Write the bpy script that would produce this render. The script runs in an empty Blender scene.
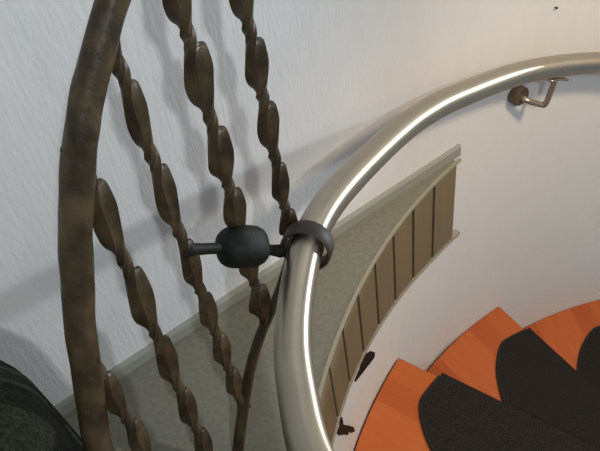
import bpy, bmesh, math, random
from mathutils import Vector, Matrix
random.seed(7)
sc = bpy.context.scene
COL = sc.collection
rad = math.radians

# ------------------------------------------------------------------ place constants (metres)
CX, CY = 0.988, 0.147            # axis of the round stairwell
UW = Vector((0.874, 0.486, 0)).normalized()      # direction of the straight wall
NW = Vector((-UW.y, UW.x, 0))                    # its outward normal (away from the room)
PW = Vector((-0.11, 0.784, 0))                   # a point on its foot

def pol(r, th, z=0.0):
    a = rad(th)
    return Vector((CX + r*math.cos(a), CY + r*math.sin(a), z))

# ------------------------------------------------------------------ object helpers
def obj(name, bm, mat, parent=None, smooth=True, loc=None):
    me = bpy.data.meshes.new(name)
    bmesh.ops.recalc_face_normals(bm, faces=bm.faces[:])
    if loc is not None:
        bmesh.ops.translate(bm, verts=bm.verts[:], vec=-Vector(loc))
    bm.to_mesh(me); bm.free()
    for p in me.polygons: p.use_smooth = smooth
    me.materials.append(mat)
    o = bpy.data.objects.new(name, me)
    COL.objects.link(o)
    if loc is not None: o.location = loc
    if parent is not None:
        o.parent = parent
        if loc is None: o.location = -parent.location
        else: o.location = Vector(loc) - parent.location
    return o

def thing(name, label, cat, loc=(0, 0, 0), group=None):
    o = bpy.data.objects.new(name, None); COL.objects.link(o)
    o.location = loc; o.empty_display_size = 0.05
    o['label'] = label; o['category'] = cat
    if group: o['group'] = group
    return o

def tag(o, label=None, cat=None, group=None, kind=None):
    if label: o['label'] = label
    if cat: o['category'] = cat
    if group: o['group'] = group
    if kind: o['kind'] = kind
    return o

def autosmooth(o, ang=35):
    m = o.modifiers.new('edge', 'EDGE_SPLIT'); m.split_angle = rad(ang)

def spline(pts, n):
    """Catmull-Rom through pts, n samples per span"""
    P = [Vector(p) for p in pts]
    P = [P[0]*2-P[1]] + P + [P[-1]*2-P[-2]]
    out = []
    for i in range(1, len(P)-2):
        for k in range(n):
            t = k/n
            a, b, c_, d = P[i-1], P[i], P[i+1], P[i+2]
            out.append(0.5*((2*b)+(c_-a)*t+(2*a-5*b+4*c_-d)*t*t+(3*b-a-3*c_+d)*t**3))
    out.append(P[-2].copy())
    return out

def sweep(bm, pts, section, caps=True, up=Vector((0, 0, 1))):
    """section(i, t) -> list of (x, y); swept with parallel transport frame"""
    n = len(pts); rings = []
    T = []
    for i in range(n):
        a = pts[max(i-1, 0)]; b = pts[min(i+1, n-1)]
        T.append((b-a).normalized())
    N = up - up.dot(T[0])*T[0]
    if N.length < 1e-3: N = Vector((1, 0, 0)) - T[0].x*T[0]
    N.normalize()
    for i in range(n):
        if i: 
            N = N - N.dot(T[i])*T[i]; N.normalize()
        B = T[i].cross(N)
        s = section(i, i/(n-1))
        rings.append([bm.verts.new(pts[i] + N*x + B*y) for x, y in s])
    m = len(rings[0])
    for i in range(n-1):
        for k in range(m):
            bm.faces.new((rings[i][k], rings[i][(k+1) % m], rings[i+1][(k+1) % m], rings[i+1][k]))
    if caps:
        bm.faces.new(rings[0][::-1]); bm.faces.new(rings[-1])
    return rings

def circ(r, m=20):
    return [(r*math.cos(2*math.pi*k/m), r*math.sin(2*math.pi*k/m)) for k in range(m)]

def tube(pts, r, m=20):
    bm = bmesh.new()
    rf = r if callable(r) else (lambda t: r)
    sweep(bm, pts, lambda i, t: circ(rf(t), m))
    return bm

def lathe(bm, prof, origin, axis, m=48, closed=False):
    """prof: list of (along, radius)"""
    A = Vector(axis).normalized()
    N = A.orthogonal().normalized(); B = A.cross(N)
    rings = []
    for h, r in prof:
        rings.append([bm.verts.new(Vector(origin)+A*h+N*(r*math.cos(2*math.pi*k/m))+B*(r*math.sin(2*math.pi*k/m))) for k in range(m)])
    L = len(rings)
    for i in range(L if closed else L-1):
        j = (i+1) % L
        for k in range(m):
            bm.faces.new((rings[i][k], rings[i][(k+1) % m], rings[j][(k+1) % m], rings[j][k]))
    if not closed:
        bm.faces.new(rings[0][::-1]); bm.faces.new(rings[-1])

def arcbox(bm, r0, r1, t0, t1, z0, z1, step=1.0):
    """curved bar about the stairwell axis"""
    n = max(1, int(math.ceil(abs(t1-t0)/step)))
    rings = []
    for i in range(n+1):
        t = t0+(t1-t0)*i/n
        rings.append([bm.verts.new(pol(r0, t, z0)), bm.verts.new(pol(r1, t, z0)), bm.verts.new(pol(r1, t, z1)), bm.verts.new(pol(r0, t, z1))])
    for i in range(n):
        for k in range(4):
            bm.faces.new((rings[i][k], rings[i][(k+1) % 4], rings[i+1][(k+1) % 4], rings[i+1][k]))
    bm.faces.new(rings[0][::-1]); bm.faces.new(rings[-1])

def prism(bm, outline, z0, z1):
    a = [bm.verts.new((p[0], p[1], z0)) for p in outline]
    b = [bm.verts.new((p[0], p[1], z1)) for p in outline]
    n = len(a)
    for k in range(n): bm.faces.new((a[k], a[(k+1) % n], b[(k+1) % n], b[k]))
    bm.faces.new(a[::-1]); bm.faces.new(b)

# ------------------------------------------------------------------ materials
def mat(name, col, rough=0.6, metal=0.0, spec=0.5, var=0.0, vscale=(8, 8, 8), col2=None, bump=0.0, bscale=(80, 80, 80), bdist=0.002, detail=4):
    m = bpy.data.materials.new(name); m.use_nodes = True
    nt = m.node_tree; N = nt.nodes; L = nt.links
    b = N['Principled BSDF']
    b.inputs['Roughness'].default_value = rough; b.inputs['Metallic'].default_value = metal
    b.inputs['Specular IOR Level'].default_value = spec
    tc = N.new('ShaderNodeTexCoord')
    def noise(scale, det):
        mp = N.new('ShaderNodeMapping'); mp.inputs['Scale'].default_value = scale
        L.new(tc.outputs['Object'], mp.inputs['Vector'])
        nz = N.new('ShaderNodeTexNoise'); nz.inputs['Scale'].default_value = 1; nz.inputs['Detail'].default_value = det
        L.new(mp.outputs['Vector'], nz.inputs['Vector']); return nz
    if var > 0 or col2:
        nz = noise(vscale, 3)
        cr = N.new('ShaderNodeValToRGB')
        c2 = col2 if col2 else tuple(min(1, x*(1+var)) for x in col)
        c1 = col if col2 else tuple(x*(1-var) for x in col)
        cr.color_ramp.elements[0].position = 0.35; cr.color_ramp.elements[1].position = 0.65
        cr.color_ramp.elements[0].color = (*c1, 1); cr.color_ramp.elements[1].color = (*c2, 1)
        L.new(nz.outputs['Fac'], cr.inputs['Fac']); L.new(cr.outputs['Color'], b.inputs['Base Color'])
    else:
        b.inputs['Base Color'].default_value = (*col, 1)
    if bump > 0:
        nb = noise(bscale, detail)
        bp = N.new('ShaderNodeBump'); bp.inputs['Strength'].default_value = bump; bp.inputs['Distance'].default_value = bdist
        L.new(nb.outputs['Fac'], bp.inputs['Height']); L.new(bp.outputs['Normal'], b.inputs['Normal'])
    return m

def rot_mat_z(m, ang):
    for n in m.node_tree.nodes:
        if n.type == 'MAPPING': n.inputs['Rotation'].default_value = (0, 0, ang)

M = {}
M['wall'] = mat('wall_cover', (0.66, 0.655, 0.64), rough=0.85, spec=0.2, var=0.012, vscale=(40, 40, 14), bump=0.9, bscale=(170, 170, 42), bdist=0.003)
def fade_bump(m):
    """the ribbed paper is smoother where the round plastered wall begins"""
    nt = m.node_tree; N = nt.nodes; L = nt.links
    tc = [n for n in N if n.type == 'TEX_COORD'][0]; bp = [n for n in N if n.type == 'BUMP'][0]
    sx = N.new('ShaderNodeSeparateXYZ'); L.new(tc.outputs['Object'], sx.inputs['Vector'])
    mr = N.new('ShaderNodeMapRange'); mr.inputs['From Min'].default_value = 0.0; mr.inputs['From Max'].default_value = 0.55
    mr.inputs['To Min'].default_value = 0.22; mr.inputs['To Max'].default_value = 0.08
    L.new(sx.outputs['X'], mr.inputs['Value']); L.new(mr.outputs['Result'], bp.inputs['Strength'])
fade_bump(M['wall'])
M['plaster'] = mat('plaster', (0.66, 0.62, 0.56), rough=0.85, spec=0.2, var=0.035, vscale=(22, 22, 14), bump=0.4, bscale=(160, 160, 60), bdist=0.0015)
M['floor'] = mat('floor_grey', (0.19, 0.185, 0.145), rough=0.8, spec=0.25, var=0.10, vscale=(120, 120, 120), bump=0.3, bscale=(500, 500, 500), bdist=0.0008)
M['skirt'] = mat('skirting_paint', (0.28, 0.28, 0.24), rough=0.4, spec=0.4)
M['plank'] = mat('plank', (0.18, 0.14, 0.08), rough=0.6, spec=0.3, var=0.05, vscale=(40, 40, 4), bump=0.2, bscale=(200, 200, 12), bdist=0.0006)
M['gap'] = mat('gap_shadow_gap', (0.035, 0.022, 0.012), rough=0.9)
M['rim'] = mat('rim_trim', (0.30, 0.28, 0.21), rough=0.45, spec=0.5)
M['mould'] = mat('moulding_paint', (0.30, 0.28, 0.22), rough=0.5)
M['iron'] = mat('forged_iron', (0.028, 0.019, 0.009), rough=0.48, metal=0.1, spec=0.35, col2=(0.078, 0.054, 0.026), vscale=(45, 45, 30), bump=0.6, bscale=(120, 120, 90), bdist=0.002)
M['iron_dark'] = mat('blackened_iron', (0.008, 0.010, 0.007), rough=0.62, metal=0.0, spec=0.18, var=0.3, vscale=(60, 60, 60), bump=0.4, bscale=(150, 150, 150), bdist=0.0012)
M['iron_brown'] = mat('brown_black_collar', (0.028, 0.021, 0.015), rough=0.6, metal=0.1, spec=0.5, var=0.2, vscale=(60, 60, 60))
M['steel'] = mat('brushed_steel', (0.52, 0.465, 0.37), rough=0.38, metal=1.0, var=0.03, vscale=(30, 30, 30))
def brushed(m):
    nt = m.node_tree; b = nt.nodes['Principled BSDF']
    b.inputs['Anisotropic'].default_value = 0.75; b.inputs['Anisotropic Rotation'].default_value = ANR
    tg = nt.nodes.new('ShaderNodeTangent'); tg.direction_type = 'UV_MAP'; tg.uv_map = 'UVMap'
    nt.links.new(tg.outputs['Tangent'], b.inputs['Tangent'])
ANR = 0.25
brushed(M['steel'])
M['bracket'] = mat('bracket_metal', (0.45, 0.40, 0.30), rough=0.35, metal=0.9)
M['rosette'] = mat('rosette_bronze', (0.15, 0.10, 0.065), rough=0.5, metal=0.5)
M['mat'] = mat('step_mat_pile', (0.013, 0.012, 0.011), rough=0.95, spec=0.1, col2=(0.030, 0.027, 0.024), vscale=(350, 350, 350), bump=0.9, bscale=(600, 600, 600), bdist=0.002)
M['matedge'] = mat('mat_binding', (0.010, 0.009, 0.008), rough=0.9)

def wood_mat():
    m = bpy.data.materials.new('tread_wood'); m.use_nodes = True
    nt = m.node_tree; N = nt.nodes; L = nt.links; b = N['Principled BSDF']
    b.inputs['Roughness'].default_value = 0.35; b.inputs['Specular IOR Level'].default_value = 0.45
    tc = N.new('ShaderNodeTexCoord')
    # local x runs along the nosing, y across it: staves 7 cm wide
    mp = N.new('ShaderNodeMapping'); mp.inputs['Scale'].default_value = (6, 60, 20)
    L.new(tc.outputs['Object'], mp.inputs['Vector'])
    nz = N.new('ShaderNodeTexNoise'); nz.inputs['Scale'].default_value = 1; nz.inputs['Detail'].default_value = 5
    L.new(mp.outputs['Vector'], nz.inputs['Vector'])
    sx = N.new('ShaderNodeSeparateXYZ'); L.new(tc.outputs['Object'], sx.inputs['Vector'])
    dv = N.new('ShaderNodeMath'); dv.operation = 'DIVIDE'; dv.inputs[1].default_value = 0.062; L.new(sx.outputs['Y'], dv.inputs[0])
    fl = N.new('ShaderNodeMath'); fl.operation = 'FLOOR'; L.new(dv.outputs[0], fl.inputs[0])
    wn = N.new('ShaderNodeTexWhiteNoise'); wn.noise_dimensions = '1D'; L.new(fl.outputs[0], wn.inputs['W'])
    mx = N.new('ShaderNodeMath'); mx.operation = 'MULTIPLY_ADD'; mx.inputs[1].default_value = 0.45; L.new(wn.outputs['Value'], mx.inputs[0])
    m2 = N.new('ShaderNodeMath'); m2.operation = 'MULTIPLY'; m2.inputs[1].default_value = 0.6; L.new(nz.outputs['Fac'], m2.inputs[0])
    L.new(m2.outputs[0], mx.inputs[2])
    cr = N.new('ShaderNodeValToRGB'); L.new(mx.outputs[0], cr.inputs['Fac'])
    cr.color_ramp.elements[0].position = 0.15; cr.color_ramp.elements[0].color = (0.36, 0.072, 0.015, 1)
    cr.color_ramp.elements[1].position = 0.85; cr.color_ramp.elements[1].color = (0.50, 0.125, 0.030, 1)
    L.new(cr.outputs['Color'], b.inputs['Base Color'])
    return m
M['wood'] = wood_mat()

def knit_mat():
    m = bpy.data.materials.new('green_knit'); m.use_nodes = True
    nt = m.node_tree; N = nt.nodes; L = nt.links; b = N['Principled BSDF']
    b.inputs['Roughness'].default_value = 0.95; b.inputs['Specular IOR Level'].default_value = 0.1
    b.inputs['Sheen Weight'].default_value = 0.03
    tc = N.new('ShaderNodeTexCoord')
    w = N.new('ShaderNodeTexNoise'); w.inputs['Scale'].default_value = 260; w.inputs['Detail'].default_value = 2
    L.new(tc.outputs['Object'], w.inputs['Vector'])
    cr = N.new('ShaderNodeValToRGB'); L.new(w.outputs['Fac'], cr.inputs['Fac'])
    cr.color_ramp.elements[0].position = 0.35; cr.color_ramp.elements[0].color = (0.006, 0.008, 0.004, 1)
    cr.color_ramp.elements[1].position = 0.7; cr.color_ramp.elements[1].color = (0.022, 0.026, 0.014, 1)
    L.new(cr.outputs['Color'], b.inputs['Base Color'])
    bp = N.new('ShaderNodeBump'); bp.inputs['Distance'].default_value = 0.002; bp.inputs['Strength'].default_value = 0.7
    L.new(w.outputs['Fac'], bp.inputs['Height']); L.new(bp.outputs['Normal'], b.inputs['Normal'])
    return m
M['knit'] = knit_mat()

# ------------------------------------------------------------------ the setting
RW = 1.092            # inner radius of the round wall
# the straight wall runs tangentially into the round one at this point
TT = math.degrees(math.atan2(NW.y, NW.x))
PT = PW + UW*((Vector((CX, CY, 0))-PW).dot(UW))
FAR = PW - UW*2.6
def rplane(th): return (PW-Vector((CX, CY, 0))).dot(NW)/math.cos(rad(th-TT))
R0 = rplane(TT)

def sheet(path, z0, z1, nz=1, th=0.10):
    """upright wall slab following path = [(point, outward normal)]"""
    bm = bmesh.new(); G = []
    for off in (0.0, th):
        G.append([[bm.verts.new(p+n*off+Vector((0, 0, z0+(z1-z0)*k/nz))) for k in range(nz+1)] for p, n in path])
    N = len(path)
    for g in G:
        for i in range(N-1):
            for k in range(nz): bm.faces.new((g[i][k], g[i+1][k], g[i+1][k+1], g[i][k+1]))
    for k in range(nz):
        for i in (0, N-1): bm.faces.new((G[0][i][k], G[0][i][k+1], G[1][i][k+1], G[1][i][k]))
    for i in range(N-1):
        for k in (0, nz): bm.faces.new((G[0][i][k], G[0][i+1][k], G[1][i+1][k], G[1][i][k]))
    return bm
up_path = [(FAR+(PT-FAR)*(i/20), NW) for i in range(20)]
up_path += [(pol(R0, TT-(TT-78)*i/50), (pol(1, TT-(TT-78)*i/50)-pol(0, 0)).normalized()) for i in range(51)]
o = tag(obj('wall_left', sheet(up_path, -0.18, 2.6, 1), M['wall']), kind='structure'); autosmooth(o, 30)
def rlow(t):
    if t <= 126: return max(R0, rplane(t)) if t >= TT else R0
    k = min(1, (t-126)/8.0); k = k*k*(3-2*k)
    return rplane(126)*(1-k)+1.093*k
lo_path = []
t = 205.0
while t >= 78:
    n = (pol(1, t)-pol(0, 0)).normalized(); lo_path.append((pol(rlow(t), t), n)); t -= 1.0
o = tag(obj('wall_right', sheet(lo_path, -2.6, -0.18, 1), M['wall']), kind='structure'); autosmooth(o, 30)
# unseen half-height wall, added to keep hall light off the lower wall and treads
light_block_path = [(pol(R0, 78-i), (pol(1, 78-i)-pol(0, 0)).normalized()) for i in range(59)]
o = tag(obj('wall_right', sheet(light_block_path, -2.6, 0.13, 1), M['wall']), kind='structure'); autosmooth(o, 30)

# landing floor slab
out = [PW+UW*((pol(1.0870, 126.9)-PW).dot(UW))+NW*0.002]+[pol(1.0870, 126.9+(215-126.9)*i/60) for i in range(61)]
out += [Vector((0.10, -2.3, 0)), Vector((-1.9, -2.3, 0)), Vector((FAR.x, FAR.y, 0))]
bm = bmesh.new()
prism(bm, [(p.x, p.y) for p in out], -0.18, 0.0)
tag(obj('floor', bm, M['floor'], smooth=False), kind='structure')

# lower hall floor
bm = bmesh.new()
prism(bm, [tuple(pol(1.3, k*7.5))[:2] for k in range(48)], -2.62, -2.6)
tag(obj('floor', bm, M['plaster'], smooth=False), kind='structure')
# ceiling
bm = bmesh.new()
prism(bm, [(-2.9, -2.4), (2.4, -2.4), (2.4, 1.9), (-2.9, 1.9)], 2.6, 2.65)
tag(obj('ceiling', bm, M['plaster'], smooth=False), kind='structure')

# skirting along the straight wall
bm = bmesh.new()
prof = [(0.0, 0.0), (0.007, 0.0), (0.007, 0.022), (0.004, 0.027), (0.0, 0.028)]
e0 = PW+UW*((pol(1.094, 125.8)-PW).dot(UW))
r0 = [bm.verts.new(FAR - NW*x + Vector((0, 0, z))) for x, z in prof]
r1 = [bm.verts.new(e0 - NW*x + Vector((0, 0, z))) for x, z in prof]
for k in range(5): bm.faces.new((r0[k], r0[(k+1) % 5], r1[(k+1) % 5], r1[k]))
bm.faces.new(r0[::-1]); bm.faces.new(r1)
tag(obj('baseboard_left', bm, M['skirt'], smooth=False), kind='structure')

# curved plank cladding below the landing edge
def zb(t): return -0.236 + 0.041*max(0, min(1, (t-131)/20.0))
def arcband(bm, r0, r1, t0, t1, ztop, fbot, step=1.0):
    n = max(1, int(math.ceil(abs(t1-t0)/step))); rings = []
    for i in range(n+1):
        t = t0+(t1-t0)*i/n
        zt_ = ztop(t) if callable(ztop) else ztop
        rings.append([bm.verts.new(pol(r0, t, fbot(t))), bm.verts.new(pol(r1, t, fbot(t))), bm.verts.new(pol(r1, t, zt_)), bm.verts.new(pol(r0, t, zt_))])
    for i in range(n):
        for k in range(4):
            bm.faces.new((rings[i][k], rings[i][(k+1) % 4], rings[i+1][(k+1) % 4], rings[i+1][k]))
    bm.faces.new(rings[0][::-1]); bm.faces.new(rings[-1])
bm = bmesh.new()
edges = [127.0] + [131+4*k for k in range(19)]
for a, b in zip(edges[:-1], edges[1:]):
    lo = a + (0.0 if a < 128 else 0.24)
    arcband(bm, 1.0835, 1.0860, lo, b-0.24, -0.005, zb)
o = tag(obj('trim_1', bm, M['plank']), kind='structure'); autosmooth(o, 30)
bm = bmesh.new(); arcband(bm, 1.0858, 1.092, 127.1, 203, -0.006, zb)
o = tag(obj('trim_2', bm, M['gap']), kind='structure'); autosmooth(o, 30)
bm = bmesh.new(); arcbox(bm, 1.0820, 1.0872, 126.3, 204, -0.005, 0.0015, 0.8)
o = tag(obj('trim_3', bm, M['rim']), kind='structure'); autosmooth(o, 30)
bm = bmesh.new(); arcband(bm, 1.0815, 1.100, 125.6, 204, zb, lambda t: zb(t)-0.009, 0.8)
o = tag(obj('trim_4', bm, M['mould']), kind='structure'); autosmooth(o, 30)

# ------------------------------------------------------------------ stair treads and mats
RT = 1.0885
steps = [(161.0, -0.26, 'topmost wooden stair tread, tucked under the landing edge'),
         (138.2, -0.47, 'orange wooden stair tread nearest the plank-clad landing, with outer corner on white wall'),
         (114.9, -0.728, 'orange wooden stair tread in the middle, one step below the nearest one'),
         (92.9, -0.945, 'lowest orange wooden tread in view, at the right edge by the wall foot')]
def local(th, z):
    """frame at the axis: x along the nosing outwards, y back under the next tread"""
    return Matrix.Translation(Vector((CX, CY, z))) @ Matrix.Rotation(rad(th), 4, 'Z')
for th, z, lab in steps:
    bm = bmesh.new()
    n = 26; span = 25.5
    o2 = [(0.07, 0.0)] + [(RT*math.cos(rad(span*i/n)), RT*math.sin(rad(span*i/n))) for i in range(n+1)] + [(0.07*math.cos(rad(span)), 0.07*math.sin(rad(span)))]
    o2[1] = (RT, 0.0)
    prism(bm, o2, -0.038, 0.0)
    ob = obj('stair_tread', bm, M['wood'], smooth=False)
    ob.matrix_world = local(th, z)
    bv = ob.modifiers.new('bevel', 'BEVEL'); bv.width = 0.004; bv.segments = 3; bv.limit_method = 'ANGLE'; bv.angle_limit = rad(50)
    tag(ob, lab, 'stair tread', 'orange wooden winder treads')

mats = [(138.2, -0.47, 'charcoal carpet stair mat on the nearest orange tread'),
        (114.9, -0.728, 'charcoal carpet stair mat on the middle orange tread'),
        (92.9, -0.945, 'charcoal carpet stair mat cut off by the right edge of the photo')]
mo = [(0.980, 0.0), (0.990, 3.6), (0.986, 5.4), (0.966, 7.5), (0.940, 9.6), (0.905, 11.8), (0.862, 14.0), (0.80, 16.2), (0.72, 18.2), (0.62, 19.8), (0.50, 20.6), (0.38, 20.4), (0.30, 18), (0.255, 12), (0.245, 0.0)]
for th, z, lab in mats:
    root = thing('stair_mat', lab, 'stair mat', pol(0.62, th+8, z), 'charcoal stair mats')
    pts = [(r*math.cos(rad(a)), r*math.sin(rad(a))) for r, a in mo]
    pts3 = spline([(x, y, 0) for x, y in pts], 4)
    outl = [(p.x, p.y) for p in pts3]
    bm = bmesh.new()
    prism(bm, outl, 0.0005, 0.008)
    # lip folded over the nosing
    x0, x1 = 0.245, 0.980
    vs = [bm.verts.new(v) for v in ((x0, 0.001, 0.008), (x1, 0.001, 0.008), (x1, -0.010, 0.0075), (x0, -0.010, 0.0075),
                                     (x0, -0.010, -0.034), (x1, -0.010, -0.034), (x1, -0.0040, -0.034), (x0, -0.0040, -0.034),
                                     (x0, -0.0040, 0.0006), (x1, -0.0040, 0.0006), (x0, 0.001, 0.0006), (x1, 0.001, 0.0006))]
    F = [(0, 1, 2, 3), (3, 2, 5, 4), (4, 5, 6, 7), (7, 6, 9, 8), (8, 9, 11, 10), (10, 11, 1, 0), (1, 11, 9, 2), (2, 9, 6, 5), (0, 3, 8, 10), (3, 4, 7, 8)]
    for f in F: bm.faces.new([vs[k] for k in f])
    bmesh.ops.transform(bm, matrix=local(th, z), verts=bm.verts[:])
    obj('pile', bm, M['mat'], root, smooth=False)
    # sewn binding round the rim
    path = [local(th, z) @ Vector((x, y, 0.0055)) for x, y in outl]
    bm = bmesh.new(); sweep(bm, path, lambda i, t: circ(0.0042, 8))
    obj('binding', bm, M['matedge'], root)

# ------------------------------------------------------------------ handrail
RAIL = [(0.09, -0.10, 0.58), (0.022, 0.06, 0.492), (-0.0134, 0.2204, 0.4046), (-0.0285, 0.2916, 0.3698), (-0.0329, 0.3551, 0.3516), (-0.0318, 0.4213, 0.3444),
        (-0.0200, 0.4892, 0.3422), (0.0019, 0.5585, 0.3460), (0.0304, 0.6150, 0.3440), (0.0772, 0.6853, 0.3268), (0.1590, 0.7947, 0.2891),
        (0.2237, 0.8611, 0.2684), (0.3066, 0.9287, 0.2385), (0.4754, 1.0404, 0.1750), (0.6590, 1.1231, 0.0991)]
for k in range(1, 8):
    p = pol(1.03, 108.6-10*k, 0.099-0.075*k); RAIL.append(tuple(p))
rail = spline(RAIL, 10)
root = thing('handrail', 'brushed metal tube handrail winding down along the round white wall', 'handrail', rail[0])
bm = tube(rail, 0.0212, 36)
uvl = bm.loops.layers.uv.new('UVMap')
for f in bm.faces:
    idx = [l.vert.index for l in f.loops]
bm.verts.index_update()
for f in bm.faces:
    if len(f.verts) != 4: continue
    ks = [l.vert.index % 36 for l in f.loops]; wrap = max(ks)-min(ks) > 18
    for l in f.loops:
        k = l.vert.index % 36
        if wrap and k == 0: k = 36
        l[uvl].uv = (k/36.0, (l.vert.index//36)*0.02)
obj('rail_tube', bm, M['steel'], root)
# wall bracket: rosette on the wall, bent rod up to the rail
w0 = pol(RW+0.002, 117.6, 0.068)
axis = (Vector((CX, CY, 0.066))-w0); axis.z = 0; axis.normalize()
bm = bmesh.new()
lathe(bm, [(0, 0.0190), (0.003, 0.0210), (0.021, 0.0210), (0.024, 0.0190), (0.0245, 0.008)], w0, axis, 32)
ros = obj('wall_rosette', bm, M['rosette'], root); autosmooth(ros, 40)
pr = pol(1.031, 115.1, 0.123)
rod = spline([w0+axis*0.016, w0+axis*0.034+Vector((0.002, 0, -.002)), pol(1.046, 116.0, 0.048), pol(1.038, 115.7, 0.052), pol(1.035, 115.4, 0.080), pr], 8)
obj('bracket_rod', tube(rod, 0.0060, 16), M['bracket'], root)
bm = bmesh.new()
sad = spline([pr+Vector((-0.022, -0.012, 0.0005)), pr+Vector((0, 0, -0.008)), pr+Vector((0.022, 0.008, -0.020))], 8)
sweep(bm, sad, lambda i, t: [(-0.002, -0.010), (0.002, -0.010), (0.002, 0.010), (-0.002, 0.010)])
obj('saddle_plate', bm, M['bracket'], root)

# ------------------------------------------------------------------ forged iron balustrade
UP = Vector((math.cos(rad(42)), math.sin(rad(42)), 0)); P0 = Vector((-0.030, 0.590, 0)); NP = Vector((-UP.y, UP.x, 0))
def pan(u, z, off=0.0): return P0 + UP*u + NP*off + Vector((0, 0, z))

bal = thing('iron_balustrade', 'dark forged iron balustrade of twisted bars in a curved frame, beside the metal handrail', 'balustrade', pan(-0.165, 0.0))

def jit(k): return 1+0.04*math.sin(k*1.7)+0.03*math.sin(k*0.61+2)
frame = spline([pan(0.06, 0.90), pan(-0.02, 0.805), pan(-0.065, 0.770), pan(-0.111, 0.732), pan(-0.147, 0.692), pan(-0.169, 0.664), pan(-0.188, 0.634), pan(-0.210, 0.593),
                pan(-0.231, 0.547), pan(-0.252, 0.494), pan(-0.273, 0.434), pan(-0.294, 0.363), pan(-0.318, 0.279), pan(-0.312, 0.215), pan(-0.285, 0.14), pan(-0.245, 0.07), pan(-0.20, 0.006)], 8)
bm = bmesh.new()
def fsec(i, t):
    r = 0.0118 + 0.0035*min(1, t*2.2)
    r *= 1+0.012*math.sin(i*0.9)
    return [(r*(1+0.04*math.sin(3*a+i*0.5))*math.cos(a), r*(1+0.04*math.sin(2*a+i*0.37))*math.sin(a)) for a in [2*math.pi*k/16 for k in range(16)]]
sweep(bm, frame, fsec)
obj('frame_bar', bm, M['iron'], bal)

low = spline([pan(0.024, 0.318), pan(0.008, 0.285), pan(-0.027, 0.239), pan(-0.065, 0.205), pan(-0.100, 0.155), pan(-0.132, 0.088), pan(-0.165, 0.007)], 8)
bm = bmesh.new()
sweep(bm, low, lambda i, t: [(x*(1+0.05*math.sin(i*1.3)), y) for x, y in circ(0.0055+0.0035*t, 12)])
obj('lower_bar', bm, M['iron'], bal)

def baluster(u, zt, zb, centers, wid, seed, lean=0.0):
    """hand-twisted flat bar: a half turn per leaf, the leaves cut with stepped ends"""
    rnd = random.Random(seed)
    zs = []
    n = int((zt-zb)/0.0016)
    pts = []
    bm = bmesh.new()
    # view azimuth from this bar towards the open side, the leaves face it
    p = pan(u, 0); face = math.atan2(-p.y, -p.x)
    C = sorted(centers, reverse=True)
    def phase(z):
        # number of half turns, integer at the leaf centres
        if z >= C[0]: return (C[0]-z)/(C[0]-C[1])
        if z <= C[-1]: return len(C)-1+(C[-1]-z)/(C[-2]-C[-1])
        for i in range(len(C)-1):
            if C[i] >= z >= C[i+1]: return i+(C[i]-z)/(C[i]-C[i+1])
    wj = [rnd.uniform(0.92, 1.08) for _ in range(60)]
    rings = []
    for i in range(n+1):
        z = zt+(zb-zt)*i/n
        q = phase(z); k = math.floor(q+0.5); f = q-k           # f in -0.5..0.5, 0 at the centre
        tw = math.pi*(k + 0.5*math.copysign(min(1, abs(2*f))**2.6, f))      # slower over the leaf, faster at the neck
        g = abs(f)*2
        w = wid*wj[(k+20) % 60]
        # leaf outline, the two edges stagger so that each end shows a step
        def half(x):
            # one edge: sharp shoulder, then a long taper into the neck
            if x < -0.37 or x > 0.33: return w*0.44
            if x < -0.35: return w*(0.44+0.46*(x+0.37)/0.02)
            if x < -0.10: return w*(0.90+0.10*math.sin(math.pi/2*(x+0.35)/0.25))
            q2 = (x+0.10)/0.43
            return w*(1-0.56*q2**1.25)
        sg = 1 if k % 2 == 0 else -1
        a1 = half(f*sg); a2 = half(-f*sg)
        th = 0.0042; te = 0.0024
        d = Vector((math.cos(face+math.pi/2-tw-0.15), math.sin(face+math.pi/2-tw-0.15), 0))
        e = Vector((-d.y, d.x, 0))
        o_ = pan(u+lean*(zt-z), z)
        sec = [(a1, te), (a1*0.5, th), (0, th*1.75), (-a2*0.5, th), (-a2, te), (-a2, -te), (-a2*0.5, -th), (0, -th*1.75), (a1*0.5, -th), (a1, -te)]
        rings.append([bm.verts.new(o_+d*x+e*y) for x, y in sec])
    m = 10
    for i in range(len(rings)-1):
        for k in range(m):
            bm.faces.new((rings[i][k], rings[i][(k+1) % m], rings[i+1][(k+1) % m], rings[i+1][k]))
    bm.faces.new(rings[0][::-1]); bm.faces.new(rings[-1])
    return bm

bars = [(-0.270, 0.435, 0.075, [0.44, 0.339, 0.234, 0.13], 0.0130, 5, -0.03),
        (-0.190, 0.640, 0.060, [0.66, 0.557, 0.426, 0.313, 0.202, 0.10], 0.0140, 1, -0.035),
        (-0.1255, 0.725, 0.092, [0.72, 0.628, 0.526, 0.414, 0.328, 0.245, 0.161], 0.0125, 2, -0.01),
        (-0.050, 0.800, 0.215, [0.80, 0.708, 0.623, 0.517, 0.440, 0.345, 0.262], 0.0150, 3, -0.008),
        (0.0205, 0.880, 0.330, [0.860, 0.765, 0.675, 0.587, 0.512, 0.415, 0.345], 0.0128, 4, 0.0)]
for b in bars:
    o = obj('baluster', baluster(*b), M['iron'], bal); autosmooth(o, 22)

# rod with a forged knob holding the collar that grips the handrail
ci = min(range(len(rail)), key=lambda k: (rail[k]-Vector((0.005, 0.564, 0.346))).length)
RC = rail[ci].copy(); RD = (rail[ci+1]-rail[ci-1]).normalized()
# camera axes in world space (image right, image down, forward)
dn = Vector((114, 632.5, 700)).normalized(); up = -dn
Y = (Vector((0, 0, 1))-up*up.z).normalized(); X = Y.cross(up)
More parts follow.
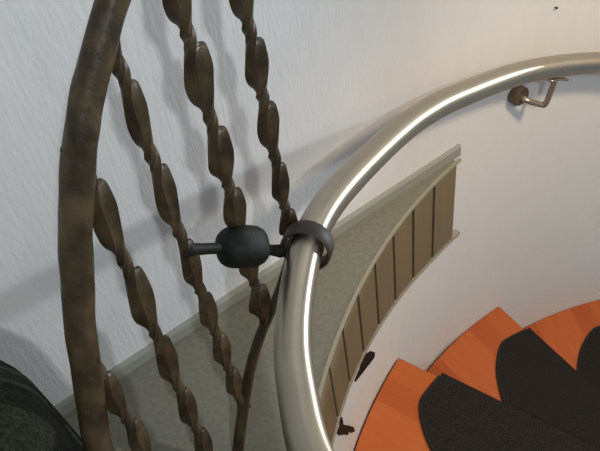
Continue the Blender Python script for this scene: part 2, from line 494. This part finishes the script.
# handedness of the image frame (right, down, forward)
MC = Matrix((X, Y, up))
if (MC @ Vector((1, 0, 0))).dot(Vector((1, 0, 0))) < 0: raise RuntimeError('axes')
k0 = pan(-0.1285, 0.445); kn = Vector((-0.070, 0.543, 0.390)); k1 = Vector((-0.0285, 0.5605, 0.3500))
kd = (k1-k0).normalized()
rp = spline([k0, k0.lerp(kn, 0.5), kn, kn.lerp(k1, 0.5), k1], 8)
def rsec(i, t):
    r = 0.0050+0.0036*abs(2*t-1)**3 + 0.004*math.exp(-((t-0.5)/0.22)**2)
    return circ(r, 14)
bm = bmesh.new(); sweep(bm, rp, rsec)
rodo = obj('collar_rod', bm, M['iron_dark'], bal)
bm = bmesh.new()
# squat drum-shaped knob, softly faceted
prof = []
for i in range(17):
    t = -1+2*i/16
    prof.append((t*0.0345, 0.0245*(max(0, 1-abs(t)**3.0))**0.60+0.002))
lathe(bm, prof, kn, kd, 40)
for v in bm.verts:
    dv = v.co-kn; al = dv.dot(kd); rr = dv-kd*al
    if rr.length > 1e-5:
        a = math.atan2(rr.dot(kd.cross(Vector((0, 0, 1))).normalized()), rr.z)
        v.co = kn+kd*al+rr*(1+0.05*math.cos(4*a))
obj('knob', bm, M['iron_dark'], bal)
bm = bmesh.new()
ax = (RD+Vector((-0.03, 0, -0.22))).normalized()
lathe(bm, [(-0.0115, 0.0280), (-0.0130, 0.0295), (-0.010, 0.0322), (0.010, 0.0322), (0.0130, 0.0295), (0.0115, 0.0280), (0.009, 0.0274), (-0.009, 0.0274)], RC, ax, 56, closed=True)
o = obj('rail_collar', bm, M['iron_brown'], bal); autosmooth(o, 50)

# ------------------------------------------------------------------ small dark iron clips on the wall below the cladding
def on_wall(pts, name, lab, th=0.0022):
    """pts: outline as (angle, z) on the round wall"""
    bm = bmesh.new()
    a = [bm.verts.new(pol(RW+0.0015, t, z)) for t, z in pts]; b = [bm.verts.new(pol(1.0930-th, t, z)) for t, z in pts]
    n = len(a)
    for k in range(n): bm.faces.new((a[k], a[(k+1) % n], b[(k+1) % n], b[k]))
    bm.faces.new(a[::-1]); bm.faces.new(b)
    bmesh.ops.triangulate(bm, faces=bm.faces[:])
    c0 = pol(RW, sum(p[0] for p in pts)/n, min(p[1] for p in pts))
    o = obj(name, bm, M['iron_dark'], smooth=False, loc=c0)
    tag(o, lab, 'wall clip')

# ------------------------------------------------------------------ green knitted bundle on the landing
kc = Vector((-0.403, 0.348, 0.362)); KR = 0.118
bm = bmesh.new()
nu, nv = 264, 90
rings = []
for j in range(1, nv):
    # profile: domed top, nearly straight sides down to the floor
    t = j/(nv-1)
    if t < 0.45:
        ph = math.pi/2*t/0.45; rr = math.sin(ph); zz = kc.z+KR*math.cos(ph)
    else:
        q = (t-0.45)/0.55; rr = 1+0.03*math.sin(math.pi*q); zz = kc.z*(1-q)+0.001
    ring = []
    for i in range(nu):
        a = 2*math.pi*i/nu
        r = KR*rr*(1+0.008*math.cos(a*44)+0.010*math.sin(2*a+0.6)+0.012*math.sin(3*a+1.3+2*t)+0.008*math.sin(5*a+4*t)*t)
        ring.append(bm.verts.new(Vector((kc.x+r*math.cos(a), kc.y+r*math.sin(a), zz))))
    rings.append(ring)
for j in range(len(rings)-1):
    for i in range(nu):
        bm.faces.new((rings[j][i], rings[j][(i+1) % nu], rings[j+1][(i+1) % nu], rings[j+1][i]))
bm.faces.new(rings[0]); bm.faces.new(rings[-1][::-1])
o = obj('knitted_bundle', bm, M['knit'], loc=(kc.x, kc.y, 0.0))
tag(o, 'dark green ribbed knitted bundle in the lower left corner behind the curved iron bar', 'knitwear')

# ------------------------------------------------------------------ camera
cam = bpy.data.cameras.new('camera'); co = bpy.data.objects.new('camera', cam); COL.objects.link(co)
cam.sensor_width = 36; cam.lens = 42.0; cam.clip_start = 0.02
R_, D_, F_ = (MC @ Vector((1, 0, 0))), (MC @ Vector((0, 1, 0))), (MC @ Vector((0, 0, 1)))
m = Matrix((( R_.x, -D_.x, -F_.x, 0), (R_.y, -D_.y, -F_.y, 0), (R_.z, -D_.z, -F_.z, 1.0), (0, 0, 0, 1)))
co.matrix_world = m
sc.camera = co

# the two clips
on_wall([(149.01, -0.257), (147.34, -0.2556), (146.87, -0.2407), (145.89, -0.2458), (144.4, -0.274), (143.57, -0.3041), (143.83, -0.3166), (144.91, -0.3053), (146.42, -0.2734), (147.43, -0.2673), (148.66, -0.2665)],
        'wall_clip', 'small dark leaf-shaped metal clip on the white wall, upper of two')
on_wall([(153.46, -0.2471), (153.09, -0.2661), (153.35, -0.2854), (153.04, -0.3132), (152.03, -0.3379), (150.71, -0.3952), (150.53, -0.4219), (151.52, -0.3916), (152.06, -0.3639), (152.4, -0.3687), (153.16, -0.3361), (153.51, -0.3151), (154.77, -0.2764), (154.84, -0.2635), (153.99, -0.2665)],
        'wall_clip', 'small dark hooked metal clip on the white wall, lower of two beside the nearest tread')

# small nail in the upper right of the wall
n0 = pol(R0+0.001, 113.35, 0.231)
bm = bmesh.new(); na = (Vector((CX, CY, 0.231))-n0).normalized()
lathe(bm, [(0, 0.0012), (0.005, 0.0012), (0.0052, 0.0026), (0.0062, 0.0024)], n0, na, 12)
tag(obj('wall_nail', bm, M['iron_dark'], loc=n0), 'tiny dark nail head high on the white wall above the handrail', 'nail')
# ------------------------------------------------------------------ light
def lamp(name, loc, power, col, size, target=None, kind='POINT'):
    l = bpy.data.lights.new(name, kind); l.energy = power; l.color = col
    if kind in ('POINT', 'SPOT'): l.shadow_soft_size = size
    else: l.size = size
    o = bpy.data.objects.new(name, l); COL.objects.link(o); o.location = loc
    if target is not None:
        o.rotation_euler = (Vector(target)-Vector(loc)).to_track_quat('-Z', 'Y').to_euler()
    return o
lamp('ceiling_lamp', (0.30, -0.75, 1.58), 44, (0.90, 0.95, 1.0), 0.03)
lamp('stair_fill', (1.70, -0.10, 0.90), 9, (1.0, 0.74, 0.45), 0.10)  # added warm fill for the right wall, on the side the bracket shadow implies
sp = lamp('stair_fill_spot', (1.30, -0.05, 1.75), 118, (1.0, 0.78, 0.54), 0.14, (0.72, 0.92, -0.40), 'SPOT')  # added warm fill over the stairs, cone kept off the left wall
sp.data.spot_size = rad(54); sp.data.spot_blend = 0.7
lamp('hall_lamp', (3.90, 1.95, 0.38), 520, (0.86, 0.94, 1.0), 0.08)
w = bpy.data.worlds.new('world'); sc.world = w; w.use_nodes = True
bg = w.node_tree.nodes['Background']; bg.inputs['Color'].default_value = (0.62, 0.80, 1.0, 1); bg.inputs['Strength'].default_value = 0.27

sc.view_settings.view_transform = 'Standard'; sc.view_settings.look = 'None'
sc.view_settings.exposure = 0.12; sc.view_settings.gamma = 1.0; sc.view_settings.use_curve_mapping = False
